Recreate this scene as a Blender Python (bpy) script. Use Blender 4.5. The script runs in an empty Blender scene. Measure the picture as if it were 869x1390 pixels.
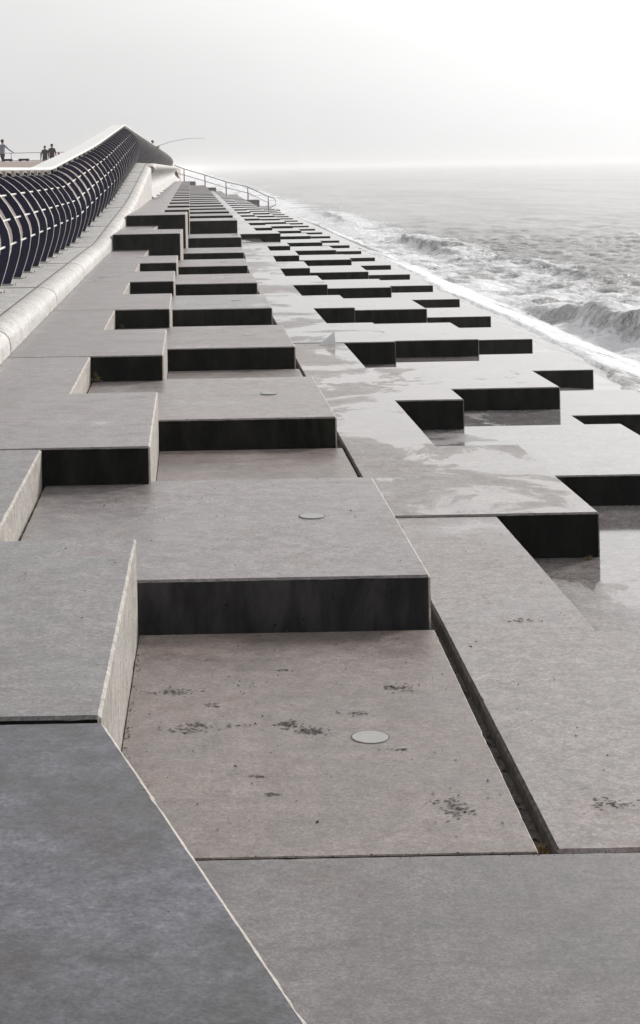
import bpy, bmesh, math, random
import numpy as np
from mathutils import Vector, Matrix

random.seed(7)
rng = np.random.default_rng(11)
R = math.radians
scene = bpy.context.scene
COL = scene.collection
EYE = 2.14                      # eye height above the low treads (z = 0)

# ------------------------------------------------------------------ helpers
def link(o, parent=None):
    COL.objects.link(o)
    if parent is not None:
        o.parent = parent
    return o

def mesh_obj(name, verts, faces, mats, parent=None, midx=None, smooth=False):
    me = bpy.data.meshes.new(name)
    me.from_pydata([tuple(v) for v in verts], [], [tuple(f) for f in faces])
    for m in mats:
        me.materials.append(m)
    if midx is not None:
        me.polygons.foreach_set('material_index', np.array(midx, dtype=np.int32))
    if smooth:
        me.polygons.foreach_set('use_smooth', np.ones(len(me.polygons), dtype=bool))
    me.update()
    return link(bpy.data.objects.new(name, me), parent)

def bm_obj(name, bm, mats, parent=None, smooth=False):
    me = bpy.data.meshes.new(name)
    bm.normal_update()
    bm.to_mesh(me); bm.free()
    for m in mats:
        me.materials.append(m)
    if smooth:
        me.polygons.foreach_set('use_smooth', np.ones(len(me.polygons), dtype=bool))
    return link(bpy.data.objects.new(name, me), parent)

def empty(name, loc):
    o = bpy.data.objects.new(name, None)
    o.location = loc
    o.empty_display_size = .2
    return link(o)

def tag(o, label=None, cat=None, group=None, kind=None):
    if label: o['label'] = label
    if cat: o['category'] = cat
    if group: o['group'] = group
    if kind: o['kind'] = kind
    return o

def sstep(a, b, x):
    t = min(1., max(0., (x - a) / (b - a)))
    return t * t * (3 - 2 * t)

def bm_box(bm, x0, x1, y0, y1, z0, z1, mi=0):
    vs = [bm.verts.new(p) for p in ((x0,y0,z0),(x1,y0,z0),(x1,y1,z0),(x0,y1,z0),
                                    (x0,y0,z1),(x1,y0,z1),(x1,y1,z1),(x0,y1,z1))]
    for q in ((0,3,2,1),(4,5,6,7),(0,1,5,4),(1,2,6,5),(2,3,7,6),(3,0,4,7)):
        f = bm.faces.new([vs[i] for i in q]); f.material_index = mi
    return vs

def bm_tube(bm, pts, r, seg=8, mi=0, cap=True):
    pts = [Vector(p) for p in pts]
    rs = r if isinstance(r, (list, tuple)) else [r] * len(pts)
    rings = []
    for i, p in enumerate(pts):
        a = pts[max(0, i-1)]; b = pts[min(len(pts)-1, i+1)]
        t = (b - a).normalized()
        up = Vector((0,0,1)) if abs(t.z) < .9 else Vector((1,0,0))
        u = t.cross(up).normalized(); w = u.cross(t).normalized()
        rings.append([bm.verts.new(p + (u*math.cos(k*2*math.pi/seg) + w*math.sin(k*2*math.pi/seg))*rs[i]) for k in range(seg)])
    for i in range(len(rings)-1):
        for k in range(seg):
            f = bm.faces.new((rings[i][k], rings[i][(k+1)%seg], rings[i+1][(k+1)%seg], rings[i+1][k]))
            f.material_index = mi; f.smooth = True
    if cap:
        bm.faces.new(rings[0][::-1]).material_index = mi
        bm.faces.new(rings[-1]).material_index = mi

# ------------------------------------------------------------------ materials
class NT:
    def __init__(s, name):
        s.m = bpy.data.materials.new(name); s.m.use_nodes = True
        s.t = s.m.node_tree; s.n = s.t.nodes; s.l = s.t.links
        s.b = s.n['Principled BSDF']
    def add(s, typ, **kw):
        n = s.n.new(typ)
        for k, v in kw.items():
            setattr(n, k, v)
        return n
    def con(s, a, b): s.l.new(a, b)
    def pos(s, scale=(1,1,1), loc=(0,0,0)):
        g = s.add('ShaderNodeNewGeometry')
        mp = s.add('ShaderNodeMapping'); mp.inputs['Scale'].default_value = scale; mp.inputs['Location'].default_value = loc
        s.con(g.outputs['Position'], mp.inputs['Vector'])
        return mp.outputs['Vector']
    def noise(s, vec, scale, detail=4, rough=.55, dist=0.):
        n = s.add('ShaderNodeTexNoise')
        n.inputs['Scale'].default_value = scale; n.inputs['Detail'].default_value = detail
        n.inputs['Roughness'].default_value = rough; n.inputs['Distortion'].default_value = dist
        s.con(vec, n.inputs['Vector'])
        return n.outputs['Fac']
    def ramp(s, fac, lo, hi, a=0., b=1.):
        n = s.add('ShaderNodeMapRange'); n.interpolation_type = 'SMOOTHSTEP'
        for i, v in ((1, lo), (2, hi), (3, a), (4, b)):
            n.inputs[i].default_value = v
        s.con(fac, n.inputs[0])
        return n.outputs[0]
    def mix(s, fac, a, b, mode='MIX'):
        n = s.add('ShaderNodeMix', data_type='RGBA', blend_type=mode)
        s.inp(n.inputs[0], fac); s.inp(n.inputs[6], a); s.inp(n.inputs[7], b)
        return n.outputs[2]
    def math(s, op, a, b=0., clamp=False):
        n = s.add('ShaderNodeMath', operation=op); n.use_clamp = clamp
        s.inp(n.inputs[0], a); s.inp(n.inputs[1], b)
        return n.outputs[0]
    def inp(s, sock, v):
        if hasattr(v, 'is_output'): s.con(v, sock)
        elif isinstance(v, (tuple, list)): sock.default_value = tuple(v) + ((1,) if len(v) == 3 and sock.type == 'RGBA' else ())
        else: sock.default_value = v
    def bump(s, h, strength, dist, normal=None):
        n = s.add('ShaderNodeBump'); n.inputs['Strength'].default_value = strength; n.inputs['Distance'].default_value = dist
        s.con(h, n.inputs['Height'])
        if normal: s.con(normal, n.inputs['Normal'])
        return n.outputs['Normal']

def concrete(name, c1, c2, stain, wet=True, rough=.5, smudge=.5, tint=.12, wetlo=.52, spec=.5, mottle=.7, cl=(.3, .7)):
    """weathered cast concrete: cloudy tone, pits, dark smudges, and films of water lying on it"""
    t = NT(name); v = t.pos()
    cloud = t.noise(v, 1.6, 9, .70)
    col = t.mix(t.ramp(cloud, *cl), c1, c2)
    st = t.noise(v, 2.3, 5, .65, .6)
    col = t.mix(t.math('MULTIPLY', t.ramp(st, .5, .72), .6), col, stain)
    # long faint scour marks across the tread
    sc = t.noise(t.pos((1.4, 3, 3)), 3.2, 9, .80)
    col = t.mix(t.math('MULTIPLY', t.ramp(sc, .54, .68), .36), col, tuple(x*.62 for x in c1))
    # grain
    gr = t.noise(v, 95, 3, .7)
    g2 = t.noise(v, 42, 6, .8)
    col = t.mix(.6, col, t.mix(t.ramp(gr, .3, .7), (.28,.28,.28), (.72,.72,.72)), 'OVERLAY')
    col = t.mix(.6, col, t.mix(t.ramp(g2, .3, .7), (.27,.27,.27), (.73,.73,.73)), 'OVERLAY')
    mo = t.noise(v, 10, 9, .80)
    col = t.mix(mottle, col, t.mix(t.ramp(mo, .33, .67), (.32,.315,.31), (.66,.66,.66)), 'OVERLAY')
    rd = t.math('MULTIPLY', t.ramp(t.noise(t.pos((1,1,1), (7.7, 3.3, 0)), 1.7, 4, .6, .5), .55, .72), t.ramp(t.noise(v, 38, 4, .75), .42, .66))
    col = t.mix(t.math('MULTIPLY', rd, .55), col, tuple(x*.72 for x in stain))
    pp = t.ramp(t.noise(v, 150, 2, .6), .66, .70)
    col = t.mix(t.math('MULTIPLY', pp, .55), col, (.06,.055,.05))
    # pits and specks
    vo = t.add('ShaderNodeTexVoronoi'); vo.inputs['Scale'].default_value = 13; t.con(v, vo.inputs['Vector'])
    vw = t.add('ShaderNodeSeparateColor'); t.con(vo.outputs['Color'], vw.inputs[0])
    pit = t.math('MULTIPLY', t.ramp(t.math('ADD', vo.outputs['Distance'], t.math('MULTIPLY', t.noise(v, 60, 3, .6), .22)), .14, .22, 1, 0), t.ramp(vw.outputs[0], .80, .98))
    col = t.mix(t.math('MULTIPLY', pit, .8), col, (.04,.038,.035))
    # weed smudges: few, ragged
    sm = t.math('MULTIPLY', t.ramp(t.noise(t.pos((1.6, 1.9, 1.9), (3.1, 1.7, 0)), 2.0, 3, .5, .3), .61, .70),
                t.ramp(t.noise(t.pos((1, 1.4, 1)), 32, 4, .7, .8), .46, .58))
    col = t.mix(t.math('MULTIPLY', sm, smudge), col, (.035,.042,.032))
    # a green bloom here and there
    gb = t.ramp(t.noise(v, .55, 4, .6, .4), .64, .74)
    col = t.mix(t.math('MULTIPLY', gb, .32), col, (.13,.14,.075))
    oi = t.add('ShaderNodeObjectInfo')
    hue = t.math('FRACT', t.math('MULTIPLY', oi.outputs['Random'], 7.31))
    col = t.mix(1., col, t.mix(oi.outputs['Random'], (1-tint,)*3, (1+tint,)*3), 'MULTIPLY')
    col = t.mix(1., col, t.mix(hue, (1+.3*tint, 1-.1*tint, 1-.4*tint), (1-.2*tint, 1, 1+.35*tint)), 'MULTIPLY')
    rgh = t.ramp(cloud, .3, .7, rough-.08, rough+.10)
    bh = t.math('ADD', t.math('MULTIPLY', gr, .5), t.math('MULTIPLY', pit, -1.4))
    if wet:
        sx = t.add('ShaderNodeSeparateXYZ'); g = t.add('ShaderNodeNewGeometry'); t.con(g.outputs['Position'], sx.inputs[0])
        sea = t.math('ADD', t.ramp(sx.outputs[0], .6, 2.2, -.13, .03), t.ramp(sx.outputs[0], 2.0, 3.4, 0, .10))      # spray reaches the seaward rows
        far = t.math('ADD', t.ramp(sx.outputs[1], 12, 30, 0, .04), t.ramp(sx.outputs[1], 7.5, 11.5, -.16, 0))
        wn = t.math('ADD', t.math('ADD', t.noise(t.pos((1, .8, 1), (5.3, 2.2, 0)), .95, 9, .66, .5), sea), far)
        w = t.ramp(wn, wetlo - .01, wetlo + .035)
        damp = t.ramp(wn, wetlo - .12, wetlo + .02)
        col = t.mix(t.math('MULTIPLY', damp, .35), col, t.mix(1., col, (.55,.53,.52), 'MULTIPLY'))
        rgh = t.math('ADD', t.math('MULTIPLY', rgh, t.math('SUBTRACT', 1., w)), t.math('MULTIPLY', w, .07))
        rgh = t.math('SUBTRACT', rgh, t.math('MULTIPLY', t.math('MULTIPLY', damp, t.math('SUBTRACT', 1., w)), .16))
        bh = t.math('MULTIPLY', bh, t.math('SUBTRACT', 1., t.math('MULTIPLY', w, .97)))
    t.inp(t.b.inputs['Base Color'], col); t.inp(t.b.inputs['Roughness'], rgh)
    t.b.inputs['Specular IOR Level'].default_value = spec
    t.inp(t.b.inputs['Normal'], t.bump(bh, .35, .004))
    return t.m

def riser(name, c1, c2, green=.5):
    """upright front faces: algae stain, with their shade also darkened into the colour"""
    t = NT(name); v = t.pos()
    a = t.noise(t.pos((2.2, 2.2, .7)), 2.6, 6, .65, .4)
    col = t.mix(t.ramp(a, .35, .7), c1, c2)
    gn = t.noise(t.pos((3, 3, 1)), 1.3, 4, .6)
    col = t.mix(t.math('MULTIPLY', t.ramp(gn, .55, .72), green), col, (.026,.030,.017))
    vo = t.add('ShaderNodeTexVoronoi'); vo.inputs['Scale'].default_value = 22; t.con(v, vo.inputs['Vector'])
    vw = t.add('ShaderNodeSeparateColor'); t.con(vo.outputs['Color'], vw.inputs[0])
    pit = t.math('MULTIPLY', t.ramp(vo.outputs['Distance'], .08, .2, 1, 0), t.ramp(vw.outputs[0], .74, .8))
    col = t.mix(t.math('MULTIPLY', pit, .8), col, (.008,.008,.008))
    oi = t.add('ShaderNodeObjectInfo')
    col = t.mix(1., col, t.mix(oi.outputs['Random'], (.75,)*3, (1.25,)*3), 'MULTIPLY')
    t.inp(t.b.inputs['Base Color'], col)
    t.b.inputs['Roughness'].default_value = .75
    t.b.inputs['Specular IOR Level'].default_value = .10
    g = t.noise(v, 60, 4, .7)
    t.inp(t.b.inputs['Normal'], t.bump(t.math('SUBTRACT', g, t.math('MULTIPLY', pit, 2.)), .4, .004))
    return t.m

def simple(name, col, rough=.5, metal=0., var=.2, scale=6., spec=.5):
    t = NT(name)
    n = t.noise(t.pos(), scale, 5, .6)
    c = t.mix(t.ramp(n, .3, .7), tuple(x*(1-var) for x in col), tuple(min(1, x*(1+var)) for x in col))
    t.inp(t.b.inputs['Base Color'], c)
    t.inp(t.b.inputs['Roughness'], t.ramp(n, .3, .7, max(.05, rough-.08), min(1, rough+.08)))
    t.b.inputs['Metallic'].default_value = metal
    t.b.inputs['Specular IOR Level'].default_value = spec
    return t.m

M_TOP   = concrete('tread_concrete', (.172,.156,.154), (.252,.229,.224), (.185,.140,.125), wetlo=.56, rough=.37)
M_SLAB  = concrete('damp_slab_concrete', (.108,.099,.097), (.162,.149,.145), (.115,.09,.082), wetlo=.60, rough=.36, mottle=.65, cl=(.36,.64))
M_LOW   = concrete('sunken_tread_concrete', (.165,.144,.136), (.250,.220,.208), (.180,.130,.112), wetlo=.60, rough=.38, mottle=.7, cl=(.34,.66))
M_SEA   = concrete('seaward_concrete', (.225,.210,.206), (.305,.286,.28), (.21,.175,.158), wetlo=.47)
M_BLUE  = concrete('blue_grey_concrete', (.050,.047,.049), (.134,.137,.166), (.052,.042,.038), wet=False, rough=.45, mottle=.95, cl=(.34,.66), smudge=.3, tint=.02)
M_SIDE  = concrete('cream_concrete', (.29,.268,.240), (.37,.345,.315), (.25,.20,.16), wet=False, rough=.7, smudge=.15, tint=.05)
M_DECK  = concrete('pale_concrete', (.40,.39,.38), (.50,.49,.475), (.33,.30,.28), wet=False, rough=.6, smudge=.3, tint=.05)
M_KERB  = concrete('kerb_concrete', (.41,.395,.375), (.52,.505,.485), (.34,.28,.225), wet=False, rough=.6, smudge=.1, tint=.05)
M_RISE  = riser('algae_shade_riser', (.004,.0042,.0038), (.021,.0205,.019))  # algae stain taken near black so the colour carries the fronts' shade
M_RISE1 = riser('bare_shade_riser', (.030,.029,.033), (.085,.080,.084), .15)  # bare concrete front with its shade painted in as a darker tone
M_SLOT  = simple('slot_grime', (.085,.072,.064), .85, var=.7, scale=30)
M_APRON = None
M_FIN   = simple('navy_paint', (.013,.0125,.056), .45, var=.15, scale=3)
M_EDGE  = simple('galvanised_edge', (.62,.60,.56), .42, .25, var=.12, scale=9)
M_ROD   = simple('brushed_rod', (.66,.655,.62), .35, .3, var=.08)
M_CAP   = simple('white_coping', (.74,.735,.71), .45, var=.05, scale=2)
M_PROM  = simple('pink_paving', (.33,.26,.235), .75, var=.12, scale=3)
M_RAIL  = simple('rail_steel', (.24,.245,.25), .4, .4, var=.1)
M_PLUG  = simple('plug_mortar', (.33,.325,.315), .5, var=.1, scale=30)
M_BASE  = simple('dark_footing', (.06,.055,.05), .9, var=.3)

def apron_mat():
    t = NT('apron_concrete'); v = t.pos()
    g = t.add('ShaderNodeNewGeometry'); sx = t.add('ShaderNodeSeparateXYZ'); t.con(g.outputs['Position'], sx.inputs[0])
    n = t.noise(v, .9, 6, .6, .4)
    col = t.mix(n, (.30,.29,.28), (.40,.39,.375))
    xx = t.math('ADD', sx.outputs[0], t.math('MULTIPLY', t.noise(v, .7, 4), .25))
    toe = t.ramp(xx, 9.5, 9.75)                              # weed-black toe below the usual wash
    col = t.mix(toe, col, (.055,.05,.048))
    t.inp(t.b.inputs['Base Color'], col)
    t.inp(t.b.inputs['Roughness'], t.math('ADD', t.ramp(n, .4, .6, .12, .26), t.math('MULTIPLY', toe, .35)))
    t.inp(t.b.inputs['Normal'], t.bump(t.noise(v, 3, 5), .2, .02))
    return t.m
M_APRON = apron_mat()

# ------------------------------------------------------------------ revetment layout
P = 5.07                        # two cells of the chequer
HALF = 2.535
def bend(y):
    return -.012 * max(0., 8 - y) + .24 * sstep(31, 48, y)

AY = lambda n: 5.25 + P * n
BY = lambda n: 7.90 + P * n
CY = lambda n: 10.25 + P * n    # C starts with n = -1
zA = lambda n: .45 if n < 6 else (.784 if n == 6 else 1.04)
zB = lambda n: .223 if n < 7 else (.36 if n == 7 else .64)
zC = lambda n: .003 if n < 0 else (.012 if n < 8 else .15)
zD = lambda n: -.26
zE = lambda n: -1.325

ORD = 'first second third fourth fifth sixth seventh eighth ninth tenth eleventh twelfth'.split()

def slab(name, poly, ztop, zbot, mats, jitter=.004, ch=.011, parent=None):
    """a precast slab with plan outline poly (counter-clockwise) and worn arrises; slots 0 top, 1 faces to -Y, 2 other sides"""
    bm = bmesh.new()
    zt = ztop + random.uniform(-jitter, jitter)
    tilt = random.uniform(-.0008, .0008)
    near = min(y for _, y in poly) < 14
    pts, corner = [], []
    for k, (a, b) in enumerate(zip(poly, poly[1:] + poly[:1])):
        L_ = math.hypot(b[0]-a[0], b[1]-a[1])
        m = max(1, int(L_/.045)) if near else 1
        for q in range(m):
            f = q/m
            nx_, ny_ = (b[1]-a[1])/L_, -(b[0]-a[0])/L_
            w_ = 0 if q == 0 else random.gauss(0, .0005) - (.005*random.random() if random.random() < .035 else 0)
            pts.append((a[0]+(b[0]-a[0])*f + nx_*w_, a[1]+(b[1]-a[1])*f + ny_*w_)); corner.append(q == 0)
    top = [bm.verts.new((x + bend(y), y, zt + tilt*(x - poly[0][0]))) for x, y in pts]
    bot = [bm.verts.new((x + bend(y), y, zbot)) for x, y in pts]
    n = len(top)
    bm.faces.new(top); bm.faces.new(bot[::-1])
    ve = []
    for k in range(n):
        bm.faces.new((bot[k], bot[(k+1) % n], top[(k+1) % n], top[k]))
    bm.edges.ensure_lookup_table(); bm.normal_update()
    tset = set(top)
    es = [e for e in bm.edges if e.verts[0] in tset and e.verts[1] in tset]
    for k in range(n):
        if corner[k]:
            e = bm.edges.get((top[k], bot[k]))
            if e: es.append(e)
    bmesh.ops.bevel(bm, geom=es, offset=ch, segments=1, affect='EDGES', profile=.5)
    bmesh.ops.recalc_face_normals(bm, faces=bm.faces)
    for f in bm.faces:
        nn = f.normal
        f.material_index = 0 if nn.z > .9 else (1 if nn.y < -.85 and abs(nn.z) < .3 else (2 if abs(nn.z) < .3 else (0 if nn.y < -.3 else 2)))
    if near:
        for v in bm.verts:
            if zt - ch*1.6 < v.co.z < zt - ch*.4:
                v.co.z += random.gauss(0, ch*.08) - (ch*.7*random.random() if random.random() < .03 else 0)
    return bm_obj(name, bm, mats, parent)

J = .006                        # half joint
NF = 29
rows = {
 'A': ('L-shaped concrete step', 'in the row beside the kerb', 'concrete steps in the row beside the kerb'),
 'B': ('broad concrete step', 'in the second row from the kerb', 'concrete steps in the second row from the kerb'),
 'C': ('L-shaped wet concrete step', 'in the middle row', 'concrete steps in the middle row'),
 'D': ('wet concrete step', 'in the fourth row from the kerb', 'concrete steps in the fourth row from the kerb'),
 'E': ('bright wet concrete step', 'in the lowest row beside the sea', 'concrete steps in the lowest row beside the sea'),
}
SPECIAL = {
 ('A',0): 'L-shaped concrete step at lower left with a tall cream side wall',
 ('A',1): 'L-shaped concrete step whose black front stands on the broad slab, second beside the kerb',
 ('B',0): 'big grey concrete step with a round plug, nearest raised one in the second row',
 ('C',-1): 'long flat concrete slab right of the open dark slot in the foreground',
 ('C',0): 'puddle-streaked concrete step at right, its black front beside the foreground slab',
 ('D',0): 'flat wet slab at right between the foreground slab and the puddled step',
}
def block(row, n, poly, z, zbot, mats, first=0, last_named=9):
    kind, where, grp = rows[row]
    o = slab('concrete_step', poly, z, zbot, mats)
    i = n - first
    if (row, n) in SPECIAL:
        lab = SPECIAL[(row, n)]
    elif i < last_named:
        lab = f'{ORD[i]} {kind} from the camera {where}'
    else:
        lab = f'thin far-off concrete step {where}'
    tag(o, lab, 'concrete step', grp)
    return o

def lpoly(x0, xm, x1, y):
    return [(x0, y+J), (x1, y+J), (x1, y+HALF-J), (xm, y+HALF-J), (xm, y+P-J), (x0, y+P-J)]
def rpoly(x0, x1, y0, y1):
    return [(x0, y0+J), (x1, y0+J), (x1, y1-J), (x0, y1-J)]

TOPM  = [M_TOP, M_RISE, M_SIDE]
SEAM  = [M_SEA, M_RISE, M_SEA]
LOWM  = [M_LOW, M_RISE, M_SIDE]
steps_with_plug = []
for n in range(0, NF):
    y = AY(n)
    block('A', n, lpoly(-1.70, -.935, -.275, y), zA(n), zA(n)-1.05, TOPM)
    yb = BY(n)
    o = block('B', n, rpoly(-.925, 1.088, yb, yb+HALF), zB(n), zB(n)-.7,
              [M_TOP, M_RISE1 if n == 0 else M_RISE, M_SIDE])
    steps_with_plug.append((o, n, yb, zB(n)))
for n in range(-1, NF-1):
    y = CY(n)
    xr = 2.44
    pl = lpoly(1.13, 1.82, xr, y)
    if n == -1: pl[0] = (1.13, 5.25+J); pl[1] = (xr, 5.25+J)
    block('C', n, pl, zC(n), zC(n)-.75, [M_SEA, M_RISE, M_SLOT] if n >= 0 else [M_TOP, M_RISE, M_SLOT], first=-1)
for n in range(0, NF):
    yb = BY(n)
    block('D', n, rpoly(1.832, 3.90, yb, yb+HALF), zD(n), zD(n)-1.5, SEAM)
for n in range(0, NF):
    yb = BY(n)
    block('E', n, rpoly(3.93, 6.65, yb, yb+HALF), zE(n), zE(n)-.9, SEAM)

# low slabs seen between the raised ones
def low(x0, x1, y0, y1, z, lab, grp, mats=TOPM, taper=0.):
    o = slab('low_slab', [(x0, y0+J), (x1-taper, y0+J), (x1, y1-J), (x0, y1-J)], z, z-.4, mats, jitter=.001, ch=.004)
    return tag(o, lab, 'concrete slab', grp)
low_first = None
for n in range(0, 12):
    y = AY(n)
    z = min(zB(n), zB(max(0, n-1))) - .223
    lab = 'brown-stained low slab with a round plug beside the open slot' if n == 0 else \
          (f'{ORD[n]} sunken slab from the camera before a black front in the second row' if n < 8 else
           'far sunken slab before a thin black front in the second row')
    o = low(-.271, 1.086 if n == 0 else 1.116, y, y+HALF+.01, z, lab, 'sunken slabs in the second row', LOWM, taper=.012 if n == 0 else 0)
    if n == 0: low_first = o
for n in range(0, 12):
    y = CY(n)
    low(2.452, 3.89, y, y+HALF+.1, -.48,
        f'{ORD[n]} sunken wet slab from the camera in the fourth row' if n < 8 else 'far sunken wet slab in the fourth row',
        'sunken slabs in the fourth row', SEAM)

# foreground slabs
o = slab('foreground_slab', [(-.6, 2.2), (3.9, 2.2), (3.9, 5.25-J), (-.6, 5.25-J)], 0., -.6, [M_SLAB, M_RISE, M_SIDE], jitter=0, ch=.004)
tag(o, 'smooth grey foreground slab below the long cross joint', 'concrete slab')
# the blue-grey block with a slanting edge
o = slab('corner_block', [(-2.6, 1.7), (.735, 1.7), (-.262, 5.238), (-1.7, 5.238), (-2.6, 5.238)], .438, -.3,
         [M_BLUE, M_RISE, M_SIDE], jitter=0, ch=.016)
tag(o, 'blue-grey concrete block with a slanting pale edge in the lower left corner', 'concrete block')

# dark bed of the slot and of the joints
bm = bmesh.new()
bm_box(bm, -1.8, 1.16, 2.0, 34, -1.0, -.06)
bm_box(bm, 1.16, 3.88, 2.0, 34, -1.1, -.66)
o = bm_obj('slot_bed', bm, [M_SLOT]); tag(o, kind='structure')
bm = bmesh.new()
bm_box(bm, -1.55, 1.4, 34, 152, -1.0, -.09)
bm_box(bm, 1.4, 4.0, 34, 152, -1.1, -.66)
o = bm_obj('step_bed', bm, [M_BASE]); tag(o, kind='structure')
# far low treads of the middle rows
bm = bmesh.new()
ys = [AY(12)] + [AY(k) for k in range(13, 30)]
for a, b in zip(ys[:-1], ys[1:]):
    bm_box(bm, -.25+.24, 1.08+.24, a, b, .0, .41)
    bm_box(bm, 2.45+.24, 3.89+.24, a, b, -.9, -.485)
o = bm_obj('far_low_path', bm, [M_TOP]); tag(o, kind='structure')

# round plugs
def plug(parent, x, y, z, r=.071):
    bm = bmesh.new()
    N = 28
    def ring(rad, zz): return [bm.verts.new((x + rad*math.cos(2*math.pi*k/N), y + rad*math.sin(2*math.pi*k/N), zz)) for k in range(N)]
    a, b, c = ring(r+.003, z-.01), ring(r+.002, z), ring(r-.003, z+.0004)
    for p, q in ((a,b),(b,c)):
        for k in range(N): bm.faces.new((p[k], p[(k+1)%N], q[(k+1)%N], q[k])).material_index = 1 if q is c else 0
    bm.faces.new(c)
    return bm_obj('round_plug', bm, [M_PLUG, M_SLOT], parent)
plug(low_first, .635, 6.34, 0.0025)
for o, n, yb, z in steps_with_plug[:6]:
    plug(o, .635 + bend(yb), yb + 1.38, z + .0045)

# ------------------------------------------------------------------ apron and sea
ax = [(6.2, -1.62), (7.2, -1.68), (8.2, -1.95), (9.5, -2.43), (11.5, -3.2), (15, -4.6), (20, -6.4)]
def apron_z(x):
    return np.interp(x, [a for a, _ in ax], [b for _, b in ax])
yy = [0, 20, 34, 50, 70, 100, 130, 152, 156]
xs_ = [3.8] + [a for a, _ in ax]; zs_ = [-1.62] + [b for _, b in ax]
vs, fs = [], []
for y in yy:
    for x, z in zip(xs_, zs_):
        vs.append((x + bend(y)*.5, y, z))
w = len(xs_)
for i in range(len(yy)-1):
    for k in range(w-1):
        fs.append((i*w+k, i*w+k+1, (i+1)*w+k+1, (i+1)*w+k))
o = mesh_obj('apron_ground', vs, fs, [M_APRON]); tag(o, kind='structure')

SEA = -3.06
xa = np.concatenate([-np.geomspace(6, 900, 26)[::-1], np.arange(-4, 7, 1.2), np.arange(7, 36, .17), 36 + np.cumsum(np.geomspace(.2, 70, 110)), np.linspace(2000, 6400, 24)])
ya = np.concatenate([np.arange(14, 30, .4), np.arange(30, 112, .2), 112 + np.cumsum(np.geomspace(.22, 90, 190)), np.linspace(3300, 9450, 30)])
xa = np.unique(np.round(xa, 4)); ya = np.unique(np.round(ya, 4))
X, Y = np.meshgrid(xa, ya)
dx = np.gradient(xa)[None, :] + 0*Y; dy = np.gradient(ya)[:, None] + 0*X
sp = np.maximum(dx*.6, dy*.6)
Z = np.zeros_like(X); GX = np.zeros_like(X)
for i in range(110):
    lam = float(np.exp(rng.uniform(np.log(.55), np.log(6.5))))
    th = math.pi + rng.normal(0, .75)
    k = 2*math.pi/lam; kx, ky = k*math.cos(th), k*math.sin(th)
    amp = .0066 * lam**.45 * rng.uniform(.6, 1.3)
    ph = rng.uniform(0, 6.28)
    ok = np.clip((lam/sp - 2.2)/2., 0, 1)
    a = kx*X + ky*Y + ph
    Z += ok*amp*np.sin(a); GX -= ok*amp*.8*np.cos(a)*math.cos(th)
def vnoise(x, y, s, seed):
    r = np.random.default_rng(seed); T = r.random((256, 256))
    u, v = x/s, y/s
    i, j = np.floor(u).astype(int), np.floor(v).astype(int)
    fu, fv = u-i, v-j; fu = fu*fu*(3-2*fu); fv = fv*fv*(3-2*fv)
    g = lambda a, b: T[a % 256, b % 256]
    return (g(i,j)*(1-fu)+g(i+1,j)*fu)*(1-fv) + (g(i,j+1)*(1-fu)+g(i+1,j+1)*fu)*fv
def fbm(x, y, s, seed, o=4):
    t, a, n = 0, 1., 0
    for q in range(o):
        t = t + a*vnoise(x, y, s/2**q, seed+q); n += a; a *= .55
    return t/n
def ss(a, b, x):
    t = np.clip((x-a)/(b-a), 0, 1); return t*t*(3-2*t)
foam = np.zeros_like(X); face_at = np.zeros_like(X)
# a ragged surf zone along the apron
shore = 11.2
d = X - shore
surf = np.exp(-(np.clip(d-1.5, 0, None)/6.)**1.4)
n1 = fbm(X*1.3, Y*.7, 2.4, 3); n2 = fbm(X, Y, .7, 21, 3)
Z += surf*(n1-.5)*.16 + surf*(n2-.5)*.05
foam = np.maximum(foam, surf*np.clip(.82 + (n1-.45)*2.0, 0, 1))
# breakers: (x centre at y0, y0, slant, y half-length, height)
def breaker(xc, y0, slant, half, h, lean, seed, solid):
    global Z, GX, foam
    wob = (fbm(Y, Y*0+3, 4.5, seed)-.5)*1.2 + (fbm(X, Y, 1.3, seed+9, 2)-.5)*.12
    c = xc + slant*(Y-y0) + wob
    env = np.exp(-np.abs((Y-y0)/half)**3)*(.80 + .35*fbm(Y, Y*0+1, 3.2, seed+5, 3))
    q = X - c
    prof = np.where(q < 0, np.exp(-(q/.75)**2), np.exp(-(q/2.5)**2))
    Z += h*env*prof
    face_at[:] = np.maximum(face_at, solid*env*np.exp(-((q+.45)/.65)**2))
    GX -= lean*env*np.where(q < 0, np.exp(-(q/.5)**2), np.exp(-(q/.8)**2))
    strands = fbm(X*.5, Y, .32, seed+31, 3)
    face = env*np.exp(-((q+.35)/.6)**2)
    foam = np.maximum(foam*(1-.8*face*solid), face*np.clip((strands-.42)*3, 0, 1)*.4)
    foam = np.maximum(foam, env*np.exp(-((q+1.6)/.8)**2)*.95)
    lip = env*np.exp(-((q-.1)/.28)**2)
    foam = np.maximum(foam, lip*np.clip(.3+(n2-.4)*3, 0, 1))
    foam = np.maximum(foam, env*np.exp(-np.clip(q, 0, None)/2.5)*(q > 0)*np.clip((n1-.45)*3, 0, 1))
breaker(13.2, 48, -.10, 10, .85, .35, 41, 1.)
breaker(14.6, 104, -.03, 12, .6, .4, 61, .5)
breaker(17.5, 82, -.05, 9, .32, .3, 71, 0)
breaker(14.2, 165, 0, 22, .5, .3, 81, 0)
sp_ = np.exp(-((X-12.6)/1.8)**2)*np.exp(-((Y-150)/32)**2)
Z += sp_*.35*fbm(X, Y*.5, 2.2, 91, 5); foam = np.maximum(foam, sp_*1.2)
# sparse whitecaps offshore
wc = np.clip((fbm(X*1.2, Y*.5, 6, 55)-.60)*5, 0, 1)*np.clip(fbm(X, Y, 1.2, 57, 3)*2-.6, 0, 1)*ss(12, 20, X)*.7
foam = np.maximum(foam, wc)
Zs = SEA + Z
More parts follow.
